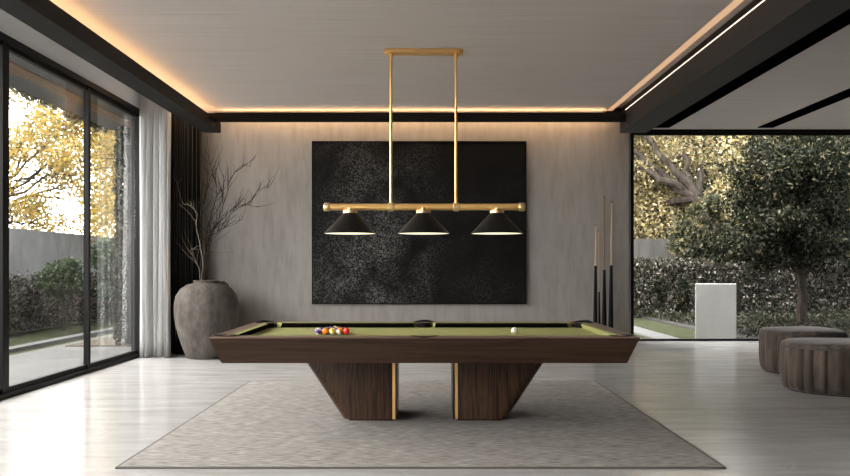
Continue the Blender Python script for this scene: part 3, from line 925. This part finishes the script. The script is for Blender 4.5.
# ------------------------------------------------------------------ vase and branches
VX, VY = -3.02, 11.3
V = thing('floor_vase', (VX, VY, 0), 'huge round weathered grey clay vase standing by the dark curtain', 'vase')
prof = [(.255, 0), (.27, .01), (.315, .12), (.375, .30), (.415, .45), (.436, .61), (.434, .74), (.408, .86), (.352, .95), (.26, 1.012), (.175, 1.032),
        (.165, 1.045), (.180, 1.062), (.175, 1.07), (.150, 1.065), (.145, 1.03), (.16, .98), (.1, .9)]
mb = MB(); rings = []
for r, z in prof:
    rings.append([(VX + r * (1 + .008 * math.sin(3 * a + z * 5) + .005 * math.sin(7 * a + 9 * z)) * math.cos(a), VY + r * (1 + .008 * math.sin(3 * a + z * 5)) * math.sin(a), z)
                  for a in [2 * PI * i / 56 for i in range(56)]])
mb.loft(rings, True, True)
obj('body', mb, CLAY, V, smooth=True, sharp=60)
obj('lug_handle', MB().tube([(VX + .10 + .03 * i, VY + .18 - .0 * i, .985 + .055 * math.sin(PI * i / 5)) for i in range(6)], .022, 10), CLAY, V, smooth=True)['label'] = 'small lug handle on the shoulder'

stems = [
    ('L', .010, [(103, 440), (98, 400), (80, 365), (68, 343), (85, 335)]),
    ('L', .012, [(108, 440), (112, 380), (95, 290), (88, 250), (92, 215), (70, 190), (45, 180), (30, 140), (28, 110), (42, 97)]),
    ('D', .013, [(115, 440), (120, 350), (125, 280), (150, 190), (160, 130), (140, 60), (130, 20)]),
    ('D', .014, [(118, 440), (125, 330), (160, 250), (190, 160), (205, 100), (240, 60), (275, 55)]),
    ('D', .012, [(122, 440), (130, 300), (175, 240), (230, 190), (300, 195)]),
    ('D', .012, [(118, 440), (105, 300), (110, 200), (130, 120), (155, 40)]),
    ('D', .011, [(120, 440), (130, 260), (170, 190), (185, 120), (180, 80)]),
    ('L', .010, [(121, 440), (126, 350), (155, 345), (165, 290), (190, 230), (215, 205)]),
    ('D', .012, [(119, 440), (128, 310), (165, 275), (215, 210), (265, 180), (300, 140), (338, 125)]),
    ('D', .009, [(117, 440), (132, 330), (190, 260), (250, 235)]),
]
rb = random.Random(5)
for si, (knd, r0, ps) in enumerate(stems):
    r0 *= .62
    yo = rb.uniform(-.06, .06)
    yend = rb.uniform(-.3, .3)
    pts = []
    for k, (zx, zy) in enumerate(ps):
        t = k / (len(ps) - 1)
        X, Y, Z = px(170 + zx / 3.4, 150 + zy / 3.4, VY + yo * (1 - t) + yend * t)
        pts.append(Vector((X, Y, Z)))
    pts.insert(0, Vector((VX + rb.uniform(-.05, .05), VY + yo, .93)))
    # Catmull-Rom smoothing
    sm = []
    for k in range(len(pts) - 1):
        a, b, c_, d = pts[max(k - 1, 0)], pts[k], pts[k + 1], pts[min(k + 2, len(pts) - 1)]
        for u in [i / 6 for i in range(6)]:
            sm.append(0.5 * ((2 * b) + (c_ - a) * u + (2 * a - 5 * b + 4 * c_ - d) * u * u + (3 * b - a - 3 * c_ + d) * u ** 3)
                      + Vector((rb.uniform(-1, 1), rb.uniform(-1, 1), rb.uniform(-1, 1))) * .007)
    sm.append(pts[-1])
    n = len(sm)
    mb = MB(); mb.tube(sm, [max(.0022, r0 * (1 - .8 * i / n)) for i in range(n)], 6)
    for tw in range(20 if knd == 'D' else 7):
        i = int(n * rb.uniform(.35, .97)); i = min(i, n - 2)
        d0 = (sm[i + 1] - sm[i]).normalized()
        d = (d0 + Vector((rb.uniform(-.8, .8), rb.uniform(-.6, .6), rb.uniform(-.1, .7)))).normalized()
        q = [sm[i]]; L_ = rb.uniform(.12, .42)
        for s_ in range(5):
            d = (d + Vector((rb.uniform(-.25, .25), rb.uniform(-.25, .25), rb.uniform(-.15, .25)))).normalized()
            q.append(q[-1] + d * L_ / 5)
        mb.tube(q, [.0034, .003, .0027, .0024, .002, .0014], 5)
    labs = ['short pale peeled branch curling low left in the vase', 'tall pale crooked branch arching left before the dark curtain',
            'dark branch reaching straight up, tallest in the vase', 'dark branch curving up and right to a bent tip',
            'dark branch spreading far right at middle height', 'dark branch rising along the curtain edge with a right-leaning tip',
            'dark upright branch in the middle of the bunch', 'pale branch kinked right low above the vase mouth',
            'longest dark branch sweeping right to a thin raised tip', 'lowest dark branch leaning right in the vase']
    o = obj('bare_branch', mb, TWIGL if knd == 'L' else TWIG, origin=(VX, VY, 1.0), smooth=True)
    tag(o, labs[si], 'branch', 'bare branches in the clay vase')

# ------------------------------------------------------------------ curtains
def curtain(x0, x1, y, z0, z1, amp, folds, seed, m, name, label):
    r = random.Random(seed)
    n = folds * 14
    ph = [r.uniform(.6, 1.3) for _ in range(folds + 1)]
    ws = [r.uniform(.7, 1.35) for _ in range(folds)]
    tot = sum(ws)
    xs, ys = [], []
    x = x0
    for k in range(folds):
        w = (x1 - x0) * ws[k] / tot
        for i in range(14):
            t = i / 14
            s = math.sin(2 * PI * t)
            xs.append(x + w * t + .18 * w * math.sin(4 * PI * t) * .5); ys.append(amp * ph[k] * s * (1 if s > 0 else .8))
        x += w
    xs.append(x1); ys.append(0)
    mb = MB(); rings = []
    for j in range(13):
        t = j / 12
        z = z0 + (z1 - z0) * t
        a = 1.15 - .35 * t
        fl = 0.02 * (1 - t) ** 3
        rings.append([(xx + fl * math.sin(i * .21) + .006 * math.sin(5 * t + i * .1), y + yy * a, z) for i, (xx, yy) in enumerate(zip(xs, ys))])
    mb.loft(rings, False, False, closed=False)
    o = obj(name, mb, m, origin=((x0 + x1) / 2, y, z0), smooth=True, sharp=80)
    s_ = o.modifiers.new('thickness', 'SOLIDIFY'); s_.thickness = .002
    return tag(o, label, 'curtain')


curtain(-3.965, -3.53, 11.36, .004, 3.97, .10, 6, 2, SHEER, 'sheer_curtain', 'white sheer curtain gathered beside the sliding glass wall')
curtain(-3.62, -3.20, 11.72, .004, 3.97, .045, 9, 4, DRAPE, 'dark_curtain', 'charcoal pleated curtain hanging between white sheer and grey wall')
curtain(-3.95, -3.62, 11.80, .004, 3.97, .045, 7, 5, DRAPE, 'dark_curtain', 'charcoal curtain length tucked behind the white sheer curtain')

# ------------------------------------------------------------------ cues leaning on the wall
def cue(xt, yt, xb, join, m, wid, label):
    yt3 = 11.925; yb3 = 11.62
    top = Vector(px(xt, yt, yt3 - wid * .2))
    bot = Vector((px(xb, 300, yb3)[0], yb3, 0.012))
    t = cue_t = (top.z - (EYE - (join - 268) * 11.8 / F)) / (top.z - bot.z)
    mid = top.lerp(bot, t)
    c_ = thing('pool_cue', (bot.x, bot.y, 0), label, 'pool cue', 'pool cues leaning against the wall')
    obj('butt', MB().tube([bot, bot.lerp(mid, .1), mid], [wid * 1.45, wid * 1.45, wid * .7], 16), CUEB, c_, smooth=True)['label'] = 'black butt'
    a = top.lerp(bot, .012)
    obj('shaft', MB().tube([mid, a], [wid * .5, wid * .27], 16), m, c_, smooth=True)
    obj('tip', MB().tube([a, top], [wid * .27, wid * .25], 12), TIP, c_, smooth=True)
    obj('foot_bumper', MB().tube([(bot.x, bot.y, 0.0), bot], [wid * 1.2, wid * 1.45], 12), RUBBER_SHADE, c_, smooth=True)


cue(595.8, 224.5, 595.2, 266, CUEW, .026, 'short pool cue with pale shaft and black butt, leftmost against the wall')
cue(598.7, 230, 599.6, 292, CUEW, .015, 'thin pool cue with long pale shaft beside the leftmost cue')
cue(604.3, 196, 604.3, 270, CUED, .028, 'tall pool cue with dark brown shaft between the pale ones')
cue(611.8, 201, 610.6, 265.5, CUEW, .029, 'tall pool cue with pale shaft and black butt nearest the picture window')

# ------------------------------------------------------------------ ottomans
def ottoman(cx, cy, r, h, label, seed):
    O = thing('round_ottoman', (cx, cy, 0), label, 'ottoman', 'round velvet ottomans before the right window')
    rd = random.Random(seed)
    n = 160
    # seams where the velvet is pulled in, denser on the left side
    seams = [math.radians(a) for a in (150, 168, 184, 197, 209, 221, 236, 300, 345, 30, 75, 120)]
    def rad(a, z):
        dmin = min(abs((a - s + PI) % (2 * PI) - PI) for s in seams)
        k = .026 * math.exp(-(dmin / .03) ** 2)
        return r - k + .006 * math.sin(9 * a + 3 * z) + .004 * math.sin(23 * a + seed)
    prof = [(.93, .012), (.97, .03), (1.0, .08), (1.015, .2), (1.012, .34), (.995, h - .03)]
    mb = MB(); rings = []
    for f_, z in prof:
        rings.append([(cx + rad(a, z) * f_ * math.cos(a), cy + rad(a, z) * f_ * math.sin(a), z) for a in [2 * PI * i / n for i in range(n)]])
    mb.loft(rings, True, True)
    obj('side_cover', mb, VELVET, O, smooth=True, sharp=60)
    mb = MB(); rings = []
    for f_, z in [(.985, h - .03), (1.0, h - .018), (.985, h + .002), (.93, h + .016), (.75, h + .028), (.45, h + .036), (.15, h + .038), (.01, h + .038)]:
        rings.append([(cx + (r + .006 * math.sin(5 * a + seed) * f_) * f_ * math.cos(a), cy + r * f_ * math.sin(a), z + .004 * math.sin(3 * a + 6 * f_ + seed) * f_) for a in [2 * PI * i / n for i in range(n)]])
    mb.loft(rings, True, True)
    obj('seat_cushion', mb, VELVET, O, smooth=True, sharp=60)
    obj('piping', MB().tube([(cx + (r * .995) * math.cos(a), cy + (r * .995) * math.sin(a), h - .028) for a in [2 * PI * i / 80 for i in range(81)]], .008, 6), PIPING, O, smooth=True)
    obj('base', MB().lathe([(r * .9, 0), (r * .9, .014)], (cx, cy, 0), 48), SHADE, O)


ottoman(4.53, 9.80, .475, .49, 'taupe velvet round ottoman farther back, partly hidden by the other', 1)
ottoman(4.16, 8.30, .50, .475, 'taupe velvet round ottoman in front, cut by the photo edge', 2)
